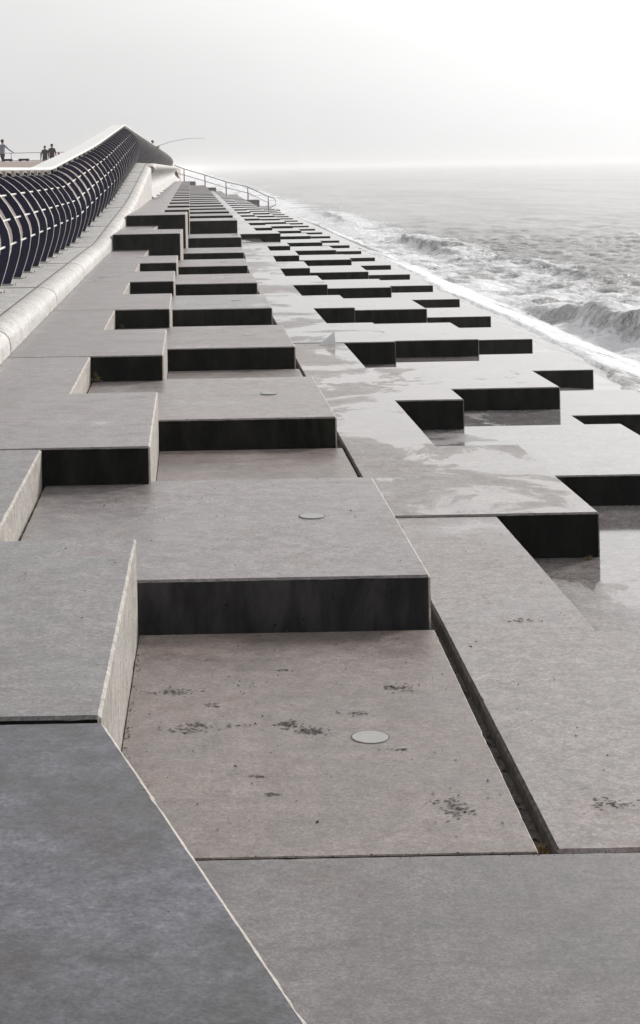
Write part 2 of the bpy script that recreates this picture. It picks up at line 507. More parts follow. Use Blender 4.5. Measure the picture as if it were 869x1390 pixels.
# run-up: a film of water hugging the apron
xr = 7.6 + .9*ss(42, 62, Y[:, :1]) + 1.9*ss(78, 100, Y[:, :1]) + (fbm(Y[:, :1], Y[:, :1]*0, 9, 33)-.5)*2.2 + (fbm(Y[:, :1], Y[:, :1]*0, 2, 34)-.5)*.6
az = apron_z(X - .12)
film = az + .035 + .05*fbm(X, Y, .9, 13)
land = (Y < 156)
below = X < xr
Zs = np.where(land & (X < 13), np.maximum(Zs, film), Zs)
Zs = np.where(land & below, np.minimum(Zs, az - .25*np.clip((xr-X)/.3, 0, 1) + .02), Zs)
run = land*ss(0, .25, X-xr)*(1-ss(2.6, 4.2, X-xr))
lace = np.abs(fbm(X*1.5, Y*.35, 1.6, 101)-.5)*2
foam = np.maximum(foam, run*np.clip(.52-lace*1.9+ .45*np.exp(-np.clip(X-xr-.15,0,None)/.12)*fbm(X, Y, 1.1, 203)*1.6, 0, 1))
foam = np.clip(foam, 0, 1.3)
nx, ny = len(xa), len(ya)
V = np.stack([X + GX*(X > shore-1.), Y, Zs], -1).reshape(-1, 3)
idx = np.arange(nx*ny).reshape(ny, nx)
F = np.stack([idx[:-1,:-1], idx[:-1,1:], idx[1:,1:], idx[1:,:-1]], -1).reshape(-1, 4)
cx = (X[:-1,:-1]+X[1:,1:])/2; cy = (Y[:-1,:-1]+Y[1:,1:])/2
keep = ~((cx < 6.3) & (cy < 150))
F = F[keep.reshape(-1)]
me = bpy.data.meshes.new('sea_water')
me.vertices.add(len(V)); me.vertices.foreach_set('co', V.astype(np.float32).ravel())
me.loops.add(F.size); me.loops.foreach_set('vertex_index', F.astype(np.int32).ravel())
me.polygons.add(len(F))
me.polygons.foreach_set('loop_start', np.arange(0, F.size, 4, dtype=np.int32))
me.polygons.foreach_set('loop_total', np.full(len(F), 4, dtype=np.int32))
me.polygons.foreach_set('use_smooth', np.ones(len(F), dtype=bool))
me.update(calc_edges=True)
at = me.attributes.new('face', 'FLOAT', 'POINT'); at.data.foreach_set('value', face_at.astype(np.float32).ravel())
at = me.attributes.new('foam', 'FLOAT', 'POINT'); at.data.foreach_set('value', foam.astype(np.float32).ravel())
def sea_mat():
    t = NT('grey_sea')
    a = t.add('ShaderNodeAttribute'); a.attribute_name = 'foam'
    v = t.pos()
    fine = t.noise(v, 5.5, 5, .65, .5)
    lacy = t.noise(t.pos((1, .55, 1)), 2.2, 6, .68, 1.2)
    f = t.math('ADD', a.outputs['Fac'], t.math('MULTIPLY', t.math('SUBTRACT', lacy, .5), 1.5))
    f = t.ramp(f, .38, .78)
    fa = t.add('ShaderNodeAttribute'); fa.attribute_name = 'face'
    st = t.ramp(t.noise(t.pos((1.4, 2.6, 1.3)), 1.3, 8, .66, 1.2), .36, .62)
    fall = t.math('MULTIPLY', fa.outputs['Fac'], st, True)
    f = t.math('MAXIMUM', f, t.math('MULTIPLY', fall, .85))
    s1 = t.noise(t.pos((1, .42, 1)), 1.3, 5, .65, .3); s2 = t.noise(t.pos((1, .30, 1)), .30, 5, .65, .3); s3 = t.noise(t.pos((1, .2, 1)), .06, 5, .65, .3)
    sm = t.math('ADD', t.math('ADD', t.math('MULTIPLY', s1, .30), t.math('MULTIPLY', s2, .35)), t.math('MULTIPLY', s3, .35))
    body = t.mix(t.ramp(sm, .42, .58), (.07,.069,.066), (.28,.277,.27))
    col = t.mix(f, body, t.mix(fine, (.66,.67,.71), (.90,.90,.91)))
    t.inp(t.b.inputs['Base Color'], col)
    t.inp(t.b.inputs['Roughness'], t.math('ADD', t.math('MULTIPLY', f, .5), .16))
    t.b.inputs['IOR'].default_value = 1.33
    w1 = t.noise(t.pos((1, .6, 1)), 1.6, 8, .68, .4)
    w2 = t.noise(t.pos((1, .5, 1)), .28, 4, .6, .2)
    h = t.math('ADD', t.math('MULTIPLY', w1, .55), t.math('MULTIPLY', w2, .7))
    h = t.math('ADD', h, t.math('MULTIPLY', t.math('MULTIPLY', fine, f), .12))
    h = t.math('MULTIPLY', h, t.math('SUBTRACT', 1., t.math('MULTIPLY', fa.outputs['Fac'], .75, True)))
    t.inp(t.b.inputs['Normal'], t.bump(h, .8, .5))
    return t.m
me.materials.append(sea_mat())
sea = link(bpy.data.objects.new('sea_water', me)); tag(sea, kind='structure')

# spray thrown up where waves meet the apron far along: a fine cloud of droplets
def spray(cx, cy, sx, sy, h, cnt, seed, size):
    r = np.random.default_rng(seed)
    vs, fs = [], []
    for i in range(cnt):
        x = cx + r.normal(0, sx); y = cy + r.normal(0, sy)
        z = SEA + .1 + abs(r.normal(0, h))*math.exp(-((x-cx)/(1.3*sx))**2)*(.5 + .9*math.sin(y*.31+seed)**2)
        q = size*r.uniform(.4, 1.3)
        b = len(vs)
        d = [r.normal(0, q, 3) for _ in range(4)]
        vs.extend([(x+e[0], y+e[1], z+e[2]) for e in d])
        fs.extend([(b,b+1,b+2),(b,b+2,b+3),(b,b+3,b+1),(b+1,b+3,b+2)])
    return vs, fs
M_SPRAY = simple('white_spray', (.88,.88,.89), .8, var=.03)
vs, fs = [], []
for a in ((12.6, 150, 1.0, 16, .75, 3200, 1, .022), (13.4, 104, .7, 7, .35, 900, 2, .018), (12.9, 48, .7, 6, .40, 1500, 3, .009)):
    v_, f_ = spray(*a); b = len(vs)
    vs += v_; fs += [tuple(b+i for i in f) for f in f_]
o = mesh_obj('sea_spray', vs, fs, [M_SPRAY]); tag(o, kind='stuff')

# ------------------------------------------------------------------ promenade side
def rise(y):
    """how far the promenade has climbed at y"""
    a, b = 33., 67.5
    if y <= a: return 0.
    if y >= b: return 1.72
    t = (y-a)/(b-a)
    r = t + (0 if True else 0)
    # short easing at both ends
    e = .05
    if t < e: r = t*t/(2*e) + 0
    elif t > 1-e: r = 1 - e - (1-t)*(1-t)/(2*e) + 0
    else: r = t - e/2
    return 1.72*min(1., r/(1-e))
DZ = EYE - 1.455                # deck level near the camera
deck_z = lambda y: DZ + rise(y)

# kerb units: bullnosed, growing into a wall as the deck climbs
def kerb_profile(y):
    zt = deck_z(y)
    return [(-2.0, zt-.02), (-1.955, zt-.004), (-1.91, zt), (-1.855, zt-.006), (-1.80, zt-.022), (-1.755, zt-.05), (-1.722, zt-.086), (-1.708, zt-.125),
            (-1.702 + .0*zt, zt-.19), (-1.698, .30), (-1.698, .1)]
ky = [4.6, 10.2, 15.8, 21.3, 26.8, 32.3, 37.8, 43.3, 48.8, 54.3, 59.8, 64.2]
for i in range(len(ky)-1):
    y0, y1 = ky[i]+.022, ky[i+1]-.022
    m = 4
    vs, fs = [], []
    pr = len(kerb_profile(y0))
    for k in range(m+1):
        y = y0 + (y1-y0)*k/m
        for x, z in kerb_profile(y):
            vs.append((x + bend(y), y, z))
    for k in range(m):
        for q in range(pr-1):
            fs.append((k*pr+q, k*pr+q+1, (k+1)*pr+q+1, (k+1)*pr+q))
    # ends
    base = len(vs)
    for k in (0, m):
        y = y0 if k == 0 else y1
        b0 = len(vs)
        for x, z in kerb_profile(y): vs.append((x + bend(y), y, z))
        vs.append((-2.0 + bend(y), y, .1))
        ring = list(range(b0, len(vs)))
        fs.append(tuple(ring) if k else tuple(ring[::-1]))
    o = mesh_obj('kerb_unit', vs, fs, [M_KERB], smooth=False)
    for p in o.data.polygons:
        p.use_smooth = len(p.vertices) == 4
    lab = f'{ORD[i]} rounded pale concrete kerb unit from the camera, below the deck of the navy fins'
    tag(o, lab, 'kerb unit', 'rounded kerb units along the deck')

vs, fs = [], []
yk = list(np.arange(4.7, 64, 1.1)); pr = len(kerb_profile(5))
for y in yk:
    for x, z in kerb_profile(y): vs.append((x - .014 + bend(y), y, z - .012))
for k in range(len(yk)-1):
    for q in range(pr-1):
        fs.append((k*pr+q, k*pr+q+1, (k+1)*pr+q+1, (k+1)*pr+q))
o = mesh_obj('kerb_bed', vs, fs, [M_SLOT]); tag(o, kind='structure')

# the recurved wave wall beyond
wy = np.linspace(64.25, 200, 240)
def wall_profile(y):
    zt = deck_z(y)
    pts = []
    b = zA(20) - .3
    pts += [(-2.4, zt-.03), (-1.95, zt-.03), (-1.80, zt-.02), (-1.66, zt-.03), (-1.58, zt-.08), (-1.58, zt-.20), (-1.68, zt-.30), (-1.92, zt-.42), (-2.12, zt-.60),
            (-2.18, zt-.80), (-2.12, zt-1.0), (-1.93, zt-1.2), (-1.66, zt-1.38), (-1.50, zt-1.46), (-1.5, b)]
    return pts
vs, fs = [], []
pr = len(wall_profile(70))
for y in wy:
    ribw = .16*max(0., math.cos(y*2*math.pi/7.5))**6
    for j, (x, z) in enumerate(wall_profile(y)):
        vs.append((x + bend(y) + (ribw if 6 < j < 13 else 0), y, z))
for k in range(len(wy)-1):
    for q in range(pr-1):
        fs.append((k*pr+q, k*pr+q+1, (k+1)*pr+q+1, (k+1)*pr+q))
fs.append(tuple(range(pr-1, -1, -1))); fs.append(tuple((len(wy)-1)*pr + q for q in range(pr)))
o = mesh_obj('sea_wall', vs, fs, [M_KERB], smooth=True)
for p in o.data.polygons:
    if len(p.vertices) > 4: p.use_smooth = False
tag(o, 'pale concave wave-return sea wall under the far navy balustrade', 'sea wall')

# deck strip and promenade ground
dy_ = list(np.arange(2, 70, 1.0)) + [80, 100, 130, 160, 200.5]
vs, fs = [], []
for y in dy_:
    vs.append((-3.6 + bend(y), y, deck_z(y)-.004)); vs.append((-1.95 + bend(y), y, deck_z(y)-.004))
for k in range(len(dy_)-1):
    fs.append((2*k, 2*k+1, 2*k+3, 2*k+2))
o = mesh_obj('deck_pavement', vs, fs, [M_DECK], smooth=True); tag(o, kind='structure')
# thin joints across the deck are real grooves' dark filler strips
bm = bmesh.new()
for y in ky[:-1]:
    z = deck_z(y)
    bm_box(bm, -3.5 + bend(y), -1.96 + bend(y), y-.008, y+.008, z-.03, z+.001)
for (a, b) in zip(dy_[:-5], dy_[1:-4]):
    za, zb = deck_z(a)+.0005, deck_z(b)+.0005
    q = [bm.verts.new(p) for p in ((-1.965+bend(a), a, za), (-1.95+bend(a), a, za), (-1.95+bend(b), b, zb), (-1.965+bend(b), b, zb))]
    bm.faces.new(q)
o = bm_obj('deck_joint_path', bm, [M_SLOT]); tag(o, kind='structure')

def prom_z(y):
    if y < 68: return deck_z(y) + .06 + .10*sstep(33, 66, y)
    return prom_z(67.99) - .28*sstep(68, 82, y)
py_ = list(np.arange(-4, 68.1, 2)) + [67.9, 70, 73, 77, 82, 100, 150, 260, 600]
py_ = sorted(set(py_))
px_ = [-900, -200, -60, -20, -8, -3.55]
vs, fs = [], []
for y in py_:
    for x in px_:
        vs.append((x + (bend(y) if x > -9 else 0), y, prom_z(y)))
w = len(px_)
for i in range(len(py_)-1):
    for k in range(w-1):
        fs.append((i*w+k, i*w+k+1, (i+1)*w+k+1, (i+1)*w+k))
b0 = len(vs)
for y in py_:
    vs.append((-3.55 + bend(y), y, -5))
for i in range(len(py_)-1):
    fs.append((i*w+w-1, b0+i, b0+i+1, (i+1)*w+w-1))
o = mesh_obj('promenade_ground', vs, fs, [M_PROM]); tag(o, kind='structure')

# ------------------------------------------------------------------ the finned balustrade
PROFILE = [(0,0),(.035,.1),(.07,.2),(.10,.3),(.127,.4),(.147,.54),(.143,.64),(.122,.74),(.065,.87),(-.02,1.02),(-.125,1.16),(-.22,1.255),(-.33,1.335),(-.47,1.405),(-.62,1.455)]
DEPTH = [.125, .125, .12, .115, .11, .105, .102, .10, .098, .096, .095, .095, .095, .10, .10]
def fin_mesh():
    bm = bmesh.new()
    t = .012
    n = len(PROFILE)
    def inner(i):
        a = Vector(PROFILE[max(0,i-1)]); b = Vector(PROFILE[min(n-1,i+1)])
        d = (b-a).normalized(); nrm = Vector((-d.y, d.x))
        p = Vector(PROFILE[i]) + nrm*DEPTH[i]
        if i == 0: p = Vector((PROFILE[0][0]-DEPTH[0], 0))
        return p
    L = {}
    for s in (-1, 1):
        L[s] = [(bm.verts.new((PROFILE[i][0], s*t, PROFILE[i][1])), bm.verts.new((inner(i).x, s*t, max(0, inner(i).y)))) for i in range(n)]
    for i in range(n-1):
        bm.faces.new((L[-1][i][1], L[-1][i][0], L[-1][i+1][0], L[-1][i+1][1]))
        bm.faces.new((L[1][i][0], L[1][i][1], L[1][i+1][1], L[1][i+1][0]))
        bm.faces.new((L[1][i][1], L[-1][i][1], L[-1][i+1][1], L[1][i+1][1]))
    # pale flange along the seaward edge
    fw, ft = .021, .006
    G = []
    for i in range(n):
        a = Vector(PROFILE[max(0,i-1)]); b = Vector(PROFILE[min(n-1,i+1)])
        d = (b-a).normalized(); nr = Vector((d.y, -d.x))
        p = Vector(PROFILE[i]); q = p + nr*ft
        G.append([bm.verts.new(c) for c in ((p.x,-fw,p.y),(q.x,-fw,q.y),(q.x,fw,q.y),(p.x,fw,p.y))])
    for i in range(n-1):
        for k in range(4):
            f = bm.faces.new((G[i][k], G[i][(k+1)%4], G[i+1][(k+1)%4], G[i+1][k])); f.material_index = 1
    # foot plate with a bolt and the bracket that carries the coping
    bm_box(bm, -.15, .05, -.07, .07, .0, .012, 1)
    bm_box(bm, .06, .085, -.05, -.03, .0, .02, 1)
    bm_box(bm, -.52, -.46, -.03, .03, 1.38, 1.47, 1)
    bmesh.ops.recalc_face_normals(bm, faces=bm.faces)
    me = bpy.data.meshes.new('fin'); bm.to_mesh(me); bm.free()
    me.materials.append(M_FIN); me.materials.append(M_EDGE)
    return me
FM = fin_mesh()
FX = -2.35
bal = empty('balustrade', (FX, 21.9, DZ))
tag(bal, 'navy finned balustrade curving along the deck with pale rods and a white coping', 'balustrade')
def child(name, me, loc):
    o = bpy.data.objects.new(name, me); link(o, bal)
    o.location = Vector(loc) - bal.location
    return o
fy = [21.9 + 1.33*k for k in range(-10, 134)]
fy = [y for y in fy if y < 199]
nfin = 0
restv, restf, restm = [], [], []
for y in fy:
    if nfin < 98:
        child('fin', FM, (FX + bend(y), y, deck_z(y))); nfin += 1
    else:
        b0 = len(restv)
        restv += [(v.co.x + FX + bend(y) - bal.location.x, v.co.y + y - bal.location.y, v.co.z + deck_z(y) - bal.location.z) for v in FM.vertices]
        restf += [tuple(b0+i for i in p.vertices) for p in FM.polygons]; restm += [p.material_index for p in FM.polygons]
o = mesh_obj('far_fins', restv, restf, [M_FIN, M_EDGE], bal, restm); tag(o, kind='stuff')
def sweep_y(name, x, z, r, mat, y0=8.0, y1=199.5):
    bm = bmesh.new()
    pts = []
    y = y0
    while y < y1:
        pts.append((x + FX + bend(y), y, deck_z(y) + z)); y += .9 if 31 < y < 70 else 3
    pts.append((x + FX + bend(y1), y1, deck_z(y1) + z))
    pts = [Vector(p) - bal.location for p in pts]
    bm_tube(bm, pts, r, 8)
    return bm_obj(name, bm, [mat], bal)
for x, z in ((.083, .545), (.012, .845), (-.18, 1.135)):
    sweep_y('rod', x, z, .015, M_ROD)
# coping: a broad flat white board
vs, fs = [], []
cy_ = list(np.arange(6, 31, 3)) + list(np.arange(31, 70, .6)) + [75, 90, 110, 140, 170, 200]
for y in cy_:
    for x, z in ((-.86, 1.47), (-.43, 1.47), (-.415, 1.485), (-.415, 1.512), (-.43, 1.525), (-.86, 1.525)):
        vs.append((x + FX + bend(y) - bal.location.x, y - bal.location.y, deck_z(y) + z - bal.location.z))
for k in range(len(cy_)-1):
    for q in range(6):
        fs.append((k*6+q, (k+1)*6+q, (k+1)*6+(q+1)%6, k*6+(q+1)%6))
fs.append(tuple(range(6))); fs.append(tuple((len(cy_)-1)*6+q for q in range(5, -1, -1)))
mesh_obj('coping', vs, fs, [M_CAP], bal)

# ------------------------------------------------------------------ the sloping handrail at the far end of the steps
rl = empty('handrail', (-.56, 160, EYE-1.14))
tag(rl, 'grey steel handrail running down the far steps to the sea', 'handrail')
posts = [(-.56, 1.14), (1.4, 1.75), (3.38, 2.42), (5.43, 2.95), (7.35, 3.90)]
OFF = Vector(rl.location)
for x, H in posts:
    bm = bmesh.new(); z = EYE - H
    bm_tube(bm, [Vector((x,160,z-.3))-OFF, Vector((x,160,z+1.13))-OFF], .055, 8)
    bm_obj('post', bm, [M_RAIL], rl)
tops = [Vector((-1.5,160,EYE-1.14+1.5))-OFF] + [Vector((x,160,EYE-H+1.13))-OFF for x, H in posts]
x, H = posts[-1]
loop = [Vector((x+.55,160,EYE-H+.98))-OFF, Vector((x+.7,160,EYE-H+.7))-OFF, Vector((x+.65,160,EYE-H+.3))-OFF, Vector((x+.3,160,EYE-H+.15))-OFF, Vector((x,160,EYE-H+.15))-OFF]
bm = bmesh.new(); bm_tube(bm, tops + loop, .04, 8); bm_obj('top_rail', bm, [M_RAIL], rl)
bm = bmesh.new(); bm_tube(bm, [Vector((-1.5,160,EYE-1.14+.85))-OFF] + [Vector((x,160,EYE-H+.55))-OFF for x, H in posts], .03, 8)
bm_obj('mid_rail', bm, [M_RAIL], rl)
# landing below the rail
bm = bmesh.new()
for (xa_, xb_, z) in ((-1.5, .5, EYE-1.2), (.5, 2.4, EYE-1.8), (2.4, 4.4, EYE-2.47), (4.4, 6.4, EYE-3.0), (6.4, 8.3, EYE-3.95)):
    bm_box(bm, xa_, xb_, 157.5, 163, z-3.0, z)
o = bm_obj('landing_steps', bm, [M_TOP]); tag(o, 'broad far concrete landing stepping down to the sea under the handrail', 'landing')

# ------------------------------------------------------------------ people
def skin_mesh(joints, bones, sub=2):
    me = bpy.data.meshes.new('tmp')
    names = list(joints)
    me.from_pydata([joints[n][0] for n in names], [(names.index(a), names.index(b)) for a, b in bones], [])
    ob = bpy.data.objects.new('tmp', me); COL.objects.link(ob)
    ob.modifiers.new('s', 'SKIN')
    for i, n in enumerate(names):
        r = joints[n][1]
        me.skin_vertices[0].data[i].radius = (r, r) if not isinstance(r, tuple) else r
        me.skin_vertices[0].data[i].use_root = (n == 'pelvis')
    s = ob.modifiers.new('u', 'SUBSURF'); s.levels = sub; s.render_levels = sub
    dg = bpy.context.evaluated_depsgraph_get(); dg.update()
    out = bpy.data.meshes.new_from_object(ob.evaluated_get(dg))
    bpy.data.objects.remove(ob); bpy.data.meshes.remove(me)
    return out
M_SKIN = simple('skin', (.42,.27,.20), .6, var=.06)
M_HAIR = simple('dark_hair', (.03,.027,.025), .7)
CLOTH = {}
def cloth(c):
    if c not in CLOTH: CLOTH[c] = simple('cloth', c, .9, var=.15, scale=14)
    return CLOTH[c]
def person(loc, face, label, top, legs, h=1.75, stride=.0, armL=None, armR=None, hat=None, group=None, coat=False, lean=0.):
    """a standing or walking figure; face = heading in degrees (0 looks along +Y)"""
    s = h/1.75
    root = empty('person', loc); root.rotation_euler = (0, 0, R(-face))
    tag(root, label, 'person', group)
    k = .04 if coat else 0
    aL = armL or [(-.27,.02,1.12), (-.28,.10,.88)]
    aR = armR or [(.27,.02,1.12), (.28,.10,.88)]
    Jt = {'pelvis': ((0,0,.95), (.155+k, .115+k)), 'waist': ((0,.0+lean*.3,1.10), (.145+k,.105+k)), 'chest': ((0,.01+lean,1.32), (.175+k*.5,.12+k*.5)),
          'neckb': ((0,.01+lean*1.2,1.47), (.09,.075)), 'neck': ((0,.02+lean*1.3,1.53), .058), 'head': ((0,.035+lean*1.4,1.61), (.076,.092)), 'crown': ((0,.02+lean*1.4,1.69), (.070,.085))}
    B = [('pelvis','waist'),('waist','chest'),('chest','neckb'),('neckb','neck'),('neck','head'),('head','crown')]
    for nm, sx, arm, st in (('l', -1, aL, stride), ('r', 1, aR, -stride)):
        Jt[nm+'sh'] = ((sx*.19,.01+lean,1.42), .068); Jt[nm+'el'] = (arm[0], .048); Jt[nm+'wr'] = (arm[1], .032)
        e, wv = Vector(arm[0]), Vector(arm[1]); dirn = (wv-e).normalized()
        Jt[nm+'hand'] = (tuple(wv + dirn*.09), (.038,.02)); Jt[nm+'tip'] = (tuple(wv + dirn*.17 + Vector((0,.015,0))), (.022,.014))
        Jt[nm+'hip'] = ((sx*.09,0,.88), .10+k*.5); Jt[nm+'kn'] = ((sx*.10, st*.55+.03, .49), .062+k*.4); Jt[nm+'an'] = ((sx*.10, st-.03, .09), .045); Jt[nm+'toe'] = ((sx*.12, st+.16, .045), (.042,.04))
        B += [('chest',nm+'sh'),(nm+'sh',nm+'el'),(nm+'el',nm+'wr'),(nm+'wr',nm+'hand'),(nm+'hand',nm+'tip'),('pelvis',nm+'hip'),(nm+'hip',nm+'kn'),(nm+'kn',nm+'an'),(nm+'an',nm+'toe')]
    Jt = {n: (tuple(c*s for c in p), (r*s if not isinstance(r, tuple) else tuple(q*s for q in r))) for n, (p, r) in Jt.items()}
    me = skin_mesh(Jt, B)
    wrists = [Vector(Jt[n][0]) for n in ('lhand','rhand','ltip','rtip')]
    for m in (M_SKIN, cloth(top), cloth(legs), M_HAIR): me.materials.append(m)
    hem = (.62 if coat else .93)*s
    for p in me.polygons:
        c = p.center
        near_hand = min((c-w_).length for w_ in wrists) < .075*s
        if near_hand or c.z > 1.52*s: p.material_index = 0
        elif c.z < .09*s: p.material_index = 3
        elif c.z < hem and not (abs(c.x) > .2*s and c.z > .6*s): p.material_index = 2
        else: p.material_index = 1
        p.use_smooth = True
    body = bpy.data.objects.new('body', me); link(body, root)
    hc = Vector(Jt['crown'][0])
    bm = bmesh.new()
    bmesh.ops.create_uvsphere(bm, u_segments=16, v_segments=10, radius=.102*s)
    for v in bm.verts:
        v.co.y *= 1.15
        if v.co.z < -.02*s: v.co.z *= .8; 
        if v.co.z < .0 and v.co.y > 0: v.co.y *= .35
        v.co += hc + Vector((0,-.012*s,.0))
    bm_obj('hair' if not hat else 'hood', bm, [cloth(hat) if hat else M_HAIR], root, smooth=True)
    # face: nose, brow line
    fc = Vector(Jt['head'][0])
    bm = bmesh.new()
    bm_tube(bm, [fc + Vector((0,.085,.03))*s, fc + Vector((0,.108,-.012))*s, fc + Vector((0,.09,-.025))*s], [.009*s,.014*s,.008*s], 6)
    for sx in (-1, 1):
        bm_tube(bm, [fc + Vector((sx*.078,-.0,.02))*s, fc + Vector((sx*.088,-.012,0))*s, fc + Vector((sx*.078,0,-.03))*s], .012*s, 6)
    bm_obj('face', bm, [M_SKIN], root, smooth=True)
    return root

pz = prom_z(100)
person((-11.05, 100, pz), 35, 'person walking in a light blue shirt and dark trousers on the promenade', (.36,.40,.52), (.035,.035,.045), 1.76, .26,
       armR=[(.34,.16,1.18), (.50,.36,1.02)], armL=[(-.28,-.08,1.14), (-.27,-.05,.89)])
person((-10.42, 122, pz), -15, 'person in a dark coat with a pale scarf, left one of the couple', (.035,.035,.042), (.025,.025,.03), 1.68, .18, coat=True, hat=(.16,.15,.15))
person((-9.92, 122, pz), 10, 'person in a bulky dark hooded coat, right one of the couple', (.028,.028,.032), (.025,.025,.03), 1.80, .2, coat=True, hat=(.03,.03,.035))
person((-9.78, 126.5, pz-.33), 0, 'person in a red jacket mostly hidden behind the rising coping', (.50,.03,.06), (.03,.03,.04), 1.55, .1, hat=(.5,.03,.06))
# angler behind the far balustrade
az_ = prom_z(130)
ang = person((-2.75-.05, 128, az_ + .28), 75, 'person fishing in dark clothes behind the far balustrade', (.03,.03,.034), (.03,.03,.035), 1.74, .1,
       armR=[(.24,.18,1.15), (.12,.42,1.22)], armL=[(-.24,.18,1.15), (-.08,.40,1.26)], hat=(.02,.02,.022))
bm = bmesh.new()
r0 = Vector((-2.45, 128.1, EYE + 1.75)); 
rp = [r0 + Vector((-.5, -.02, -.25)), r0 + Vector((.0,0,.0)), r0 + Vector((1.1,.1,.33)), r0 + Vector((2.2,.2,.52)), r0 + Vector((3.1,.3,.56)), r0 + Vector((3.7,.35,.50))]
bm_tube(bm, rp, [.024,.020,.016,.013,.010,.007], 6)
o = bm_obj('fishing_rod', bm, [M_HAIR]); tag(o, 'long thin fishing rod held out over the balustrade towards the sea', 'fishing rod')

# low benches and the thin fence at the back of the promenade
def bench(x, y, z, label):
    rt = empty('bench', (x, y, z)); tag(rt, label, 'bench', 'low dark benches on the promenade')
    bm = bmesh.new(); bm_box(bm, -.24, .24, -.22, .22, .38, .46); bm_obj('seat', bm, [cloth((.05,.045,.045))], rt)
    for sx in (-1, 1):
        bm = bmesh.new(); bm_box(bm, sx*.17-.05, sx*.17+.05, -.18, .18, 0, .379); bm_obj('leg', bm, [M_HAIR], rt)
bench(-8.62, 80, prom_z(80), 'low dark bench beside the walking person in the light blue shirt')
bench(-7.83, 80, prom_z(80), 'low dark bench between the walking person and the couple')
fc = empty('fence', (-30, 150, pz)); tag(fc, 'thin pale railing behind the people on the promenade', 'fence')
for i in range(12):
    bm = bmesh.new(); x = i*2.6 - 4
    bm_tube(bm, [(x,0,0),(x,0,1.55)], .035, 6); bm_obj('post', bm, [M_RAIL], fc)
for z in (1.53, .85, .3):
    bm = bmesh.new(); bm_tube(bm, [(-4,0,z),(24.6,0,z)], .03, 6); bm_obj('rail', bm, [M_RAIL], fc)

# ------------------------------------------------------------------ small things on the steps
M_SCRAP = simple('white_card', (.84,.85,.87), .5, var=.06)
bm = bmesh.new()
x, y, z = 1.70, 20.25, .016
pts = [(x-.20, y-.05), (x, y)]
a = [bm.verts.new((x-.20, y-.06, z)), bm.verts.new((x, y, z)), bm.verts.new((x-.005, y+.05, z+.14))]
b = [bm.verts.new((v.co.x, v.co.y+.015, v.co.z)) for v in a]
bm.faces.new(a); bm.faces.new(b[::-1])
for i in range(3):
    bm.faces.new((a[i], b[i], b[(i+1)%3], a[(i+1)%3]))
o = bm_obj('plate_scrap', bm, [M_SCRAP]); tag(o, 'small white triangular scrap standing on the steps', 'scrap')

M_WEED = simple('yellow_weed', (.20,.17,.05), .9, var=.4, scale=40)
M_LEAF = simple('dead_leaf', (.30,.20,.065), .8, var=.4, scale=40)
def tuft(x, y, z, s, lab, mat, grp=None, cnt=40, seed=0, flat=.5):
    r = random.Random(seed)
    bm = bmesh.new()
    for i in range(cnt):
        a = r.uniform(0, 6.28); rad = s*abs(r.gauss(0, .5))
        c = Vector((x + rad*math.cos(a), y + rad*.4*math.sin(a), z + s*flat*r.random()*max(0, 1-rad/s)))
        u = Vector((r.gauss(0,1), r.gauss(0,1), r.gauss(0,.6))).normalized()*s*.22
        v = Vector((r.gauss(0,1), r.gauss(0,1), r.gauss(0,1))).normalized()*s*.13
        p = [c-u, c+v*.6, c+u, c-v*.6]
        for q in p: q.z = max(q.z, z+.001)
        try: bm.faces.new([bm.verts.new(q) for q in p])
        except ValueError: pass
    o = bm_obj('weed_tuft', bm, [mat]); tag(o, lab, 'weeds', grp)
tuft(-.36, 10.34, .228, .055, 'yellowish weed at the foot of the black front near the cream side wall', M_WEED, seed=1)
tuft(2.36, 10.20, -.255, .05, 'pale weed at the foot of the puddled step front at right', M_WEED, seed=2)
tuft(-.885, 15.36, .228, .07, 'green-yellow weed in the corner of the second black recess beside the kerb', M_WEED, seed=3, flat=1.6, cnt=60)
tuft(1.07, 5.36, -.055, .05, 'brown dead leaves caught in the near end of the open slot', M_LEAF, seed=5, cnt=70, flat=1.0)
tuft(-.86, 20.40, .228, .05, 'yellow weed in the corner of the third black recess beside the kerb', M_WEED, seed=8, flat=1.8, cnt=40)
tuft(-1.56, 36.0, .46, .10, 'green-yellow weed against the kerb where the steps begin to climb', M_WEED, seed=9, flat=2.0, cnt=60)

